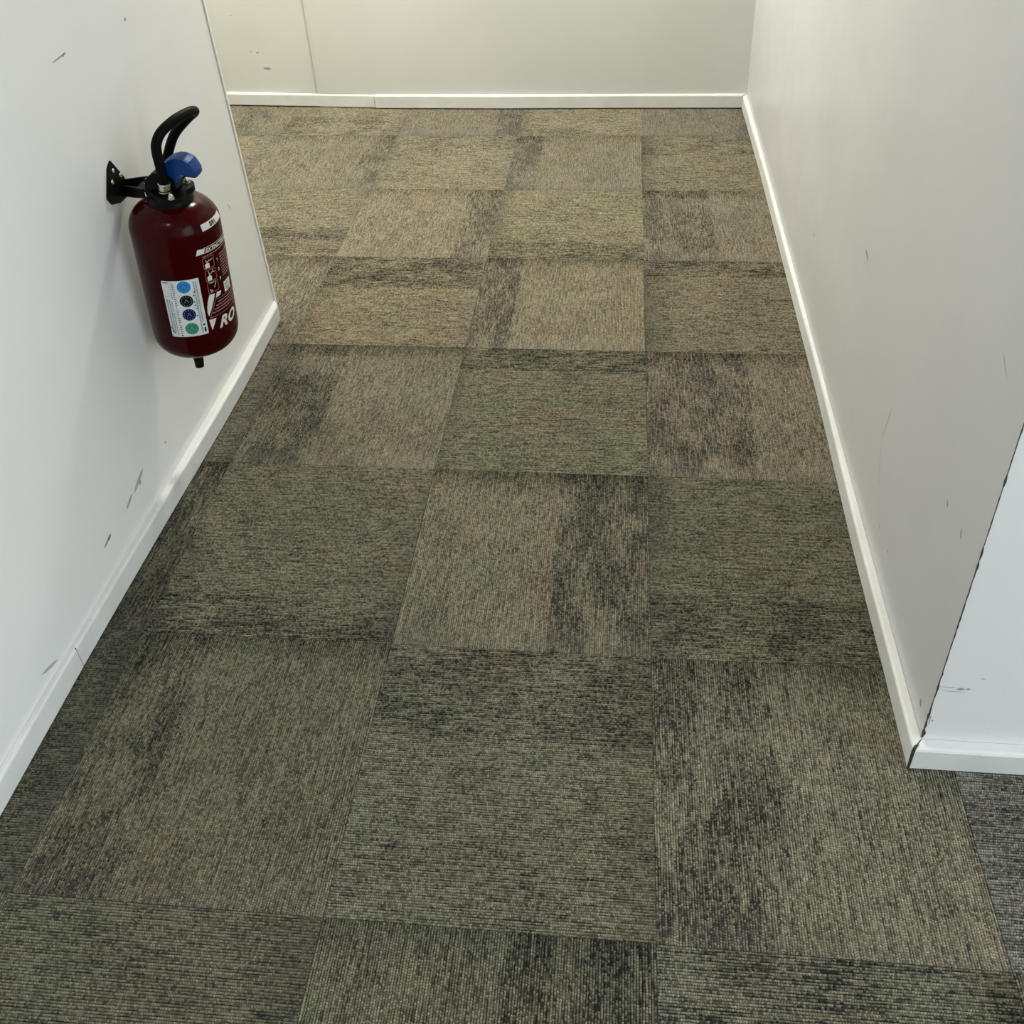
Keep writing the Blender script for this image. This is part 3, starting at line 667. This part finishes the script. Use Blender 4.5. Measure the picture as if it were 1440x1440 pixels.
# pictograms in rounded frames
def picto(p0, p1, s0, s1, which):
    bm = bmesh.new(); wrap_line(bm, rrect(p0, p1, s0, s1, 0.0035), 0.0009, 0.0004)
    pic = fin('pictogram', bm, M_PINK, ext)
    bm = bmesh.new(); L_ = lambda a, b: (p0 + a * (p1 - p0), s0 + b * (s1 - s0))
    if which < 2:
        wrap_poly(bm, [L_(0.12, 0.06), L_(0.52, 0.06), L_(0.52, 0.42), L_(0.44, 0.50), L_(0.20, 0.50), L_(0.12, 0.42)], 0.0006)
        wrap_line(bm, [L_(0.32, 0.5), L_(0.32, 0.62), L_(0.5, 0.64)], 0.0013, 0.0006, False)
        if which == 0:
            wrap_line(bm, [L_(0.28, 0.62), L_(0.26, 0.82)], 0.0011, 0.0006, False); wrap_line(bm, [L_(0.5, 0.72), L_(0.62, 0.66), L_(0.86, 0.72)], 0.0014, 0.0006, False)
        else:
            wrap_line(bm, [L_(0.34, 0.62), L_(0.30, 0.9)], 0.0010, 0.0006, False); wrap_line(bm, [L_(0.5, 0.66), L_(0.66, 0.76), L_(0.84, 0.68)], 0.0013, 0.0006, False)
            wrap_line(bm, [L_(0.72, 0.92), L_(0.72, 0.78)], 0.0013, 0.0006, False)
    else:
        wrap_line(bm, [L_(0.80, 0.86), L_(0.58, 0.40)], 0.0015, 0.0006, False); wrap_line(bm, [L_(0.22, 0.92), L_(0.60, 0.90)], 0.0013, 0.0006, False)
        wrap_line(bm, [L_(0.14, 0.34), L_(0.24, 0.12), L_(0.38, 0.14)], 0.0013, 0.0006, False); wrap_line(bm, [L_(0.22, 0.30), L_(0.34, 0.18)], 0.0010, 0.0006, False)
    fin('drawing', bm, M_WHITE, pic)
picto(-39.0, -22.3, 0.2238, 0.2490, 0); picto(-38.8, -22.2, 0.1945, 0.2200, 1); picto(-38.6, -21.6, 0.1675, 0.1920, 2)
# step numerals and lines of instructions
bm = bmesh.new()
for n_, s_ in (('1', 0.2300), ('2', 0.2078), ('3', 0.1865)): wrap_text(bm, n_, -17.6, s_, 0.0088, 0.0005, bold=0.0003)
fin('step_numbers', bm, M_WHITE, ext)
bm = bmesh.new(); rng = random.Random(4)
def fine(p0, p1, s_, h_):
    p = p0
    while p < p1:
        wd = rng.uniform(1.2, 3.4); wrap_poly(bm, [(p, s_), (min(p1, p + wd), s_ - 0.0001), (min(p1, p + wd), s_ + h_), (p, s_ + h_)], 0.0005); p += wd + 0.6
fine(-39, 30, 0.2520, 0.0022)
for k in range(9): fine(-10.5, 34, 0.2385 - k * 0.0062, 0.0026)
for k in range(4): fine(-28 - k * 3.5, 34 - k * 2, 0.1390 - k * 0.0068 + 0.0, 0.0027)
fin('instruction_lines', bm, M_PINK, ext)['kind'] = 'stuff'
bm = bmesh.new(); wrap_line(bm, [(-31.0, 0.1478), (40, 0.1440), (34, 0.1130), (-43.3, 0.1110)], 0.0009, 0.0005)
fin('text_frame', bm, M_PINK, ext)
bm = bmesh.new(); wrap_poly(bm, [(-11.6, 0.1505), (5.5, 0.1495), (5.5, 0.1745), (-11.6, 0.1750)], 0.0004)
sq = fin('symbol_square', bm, M_WHITE, ext)
bm = bmesh.new()
wrap_line(bm, [(-8.8, 0.1685), (-6.8, 0.1640), (-8.0, 0.1605), (-5.0, 0.1560)], 0.0016, 0.0007, False)
wrap_line(bm, [(-5.6, 0.1715), (-4.0, 0.1660), (-1.2, 0.1680)], 0.0014, 0.0007, False)
wrap_line(bm, [(-7.0, 0.1535), (-2.0, 0.1550), (-1.5, 0.1620)], 0.0015, 0.0007, False)
fin('symbol', bm, M_INK, sq)
# white blade shapes and big letters
bm = bmesh.new()
wrap_poly(bm, [(-38.6, 0.1645), (-30.2, 0.1630), (-33.5, 0.1500), (-38.5, 0.1330), (-44.4, 0.1160), (-45.6, 0.1250), (-44.6, 0.1380), (-42.6, 0.1500)], 0.0004)
wrap_poly(bm, [(-26.9, 0.1632), (-18.9, 0.1612), (-21.8, 0.1530), (-30.2, 0.1512)], 0.0004)
wrap_poly(bm, [(-45.4, 0.1075), (-34.6, 0.1060), (-39.0, 0.0930), (-43.4, 0.0812)], 0.0004)
fin('stripe_print', bm, M_WHITE, ext)
bm = bmesh.new(); wrap_text(bm, 'RO', -32.5, 0.0790, 0.0350, 0.0005, shear=0.42, bold=0.0014, spacing=1.08, slope=-0.02)
fin('big_letters', bm, M_WHITE, ext)

# ------------------------------------------------------------------ wall bracket
br = bpy.data.objects.new('wall_bracket', None); COL.objects.link(br); BO = Vector((lw(1.0), 1.0, 0.70)); br.location = BO; WM[br.name] = Matrix.Translation(BO)
br['label'] = 'small black steel wall bracket holding the neck of the extinguisher'; br['category'] = 'bracket'
pl = [(0.9983, 0.7670), (1.0152, 0.7765), (1.0481, 0.7254), (1.0515, 0.7057), (1.0345, 0.6870), (1.006, 0.6880), (0.9772, 0.6985), (0.9665, 0.7156)]
bm = bmesh.new(); extrude_poly(bm, [(lw(y) + 0.0002, y, z) for y, z in pl], (0.0032, 0, 0))
from_bm('plate', bm, M_BLACK, br, bevel=0.0008, autosmooth=0.5)
for y, z in ((1.0145, 0.7551), (1.035, 0.7363), (1.0, 0.7371)):
    bm = bmesh.new(); Ms = Matrix.Translation((lw(y) + 0.0034, y, z)) @ Matrix.Rotation(PI / 2, 4, 'Y')
    lathe(bm, [(0, 0.0024), (0.0016, 0.0022), (0.0018, 0.0008), (0.0036, 0.0016), (0.0046, 0.0), (0.0046, -0.0002)], Ms, 16)
    from_bm('screw', bm, M_ZINC, br, autosmooth=0.6)
def arm(pa, pb, h_, tw):
    bm = bmesh.new(); pa, pb = Vector(pa), Vector(pb); d = (pb - pa).normalized(); s_ = Vector((0, 0, 1)).cross(d).normalized()
    pts = [pa, pa + d * (pb - pa).length * 0.5, pb]
    rings = []
    for i_, p in enumerate(pts):
        hh = h_ * (1.0 if i_ < 2 else 0.8)
        rings.append([bm.verts.new(p + s_ * a * tw + Vector((0, 0, b * hh))) for a, b in ((-.5, -.5), (.5, -.5), (.5, .5), (-.5, .5))])
    for a_, b_ in zip(rings, rings[1:]):
        for k in range(4): bm.faces.new((a_[k], a_[(k + 1) % 4], b_[(k + 1) % 4], b_[k]))
    bm.faces.new(rings[0]); bm.faces.new(rings[-1][::-1]); return bm
from_bm('arm', arm((-1.0830, 1.032, 0.703), (-1.006, 0.968, 0.728), 0.024, 0.004), M_BLACK, br, bevel=0.0008, autosmooth=0.5)
from_bm('arm', arm((-1.0830, 1.044, 0.712), (-1.004, 1.020, 0.734), 0.020, 0.004), M_BLACK, br, bevel=0.0008, autosmooth=0.5)
bm = bmesh.new(); extrude_poly(bm, [(-1.030, 0.985, 0.7300), (-1.004, 0.966, 0.7335), (-1.004, 1.022, 0.7335), (-1.034, 1.029, 0.7290)], (0, 0, -0.0035))
from_bm('neck_fork', bm, M_BLACK, br, bevel=0.0008, autosmooth=0.5)
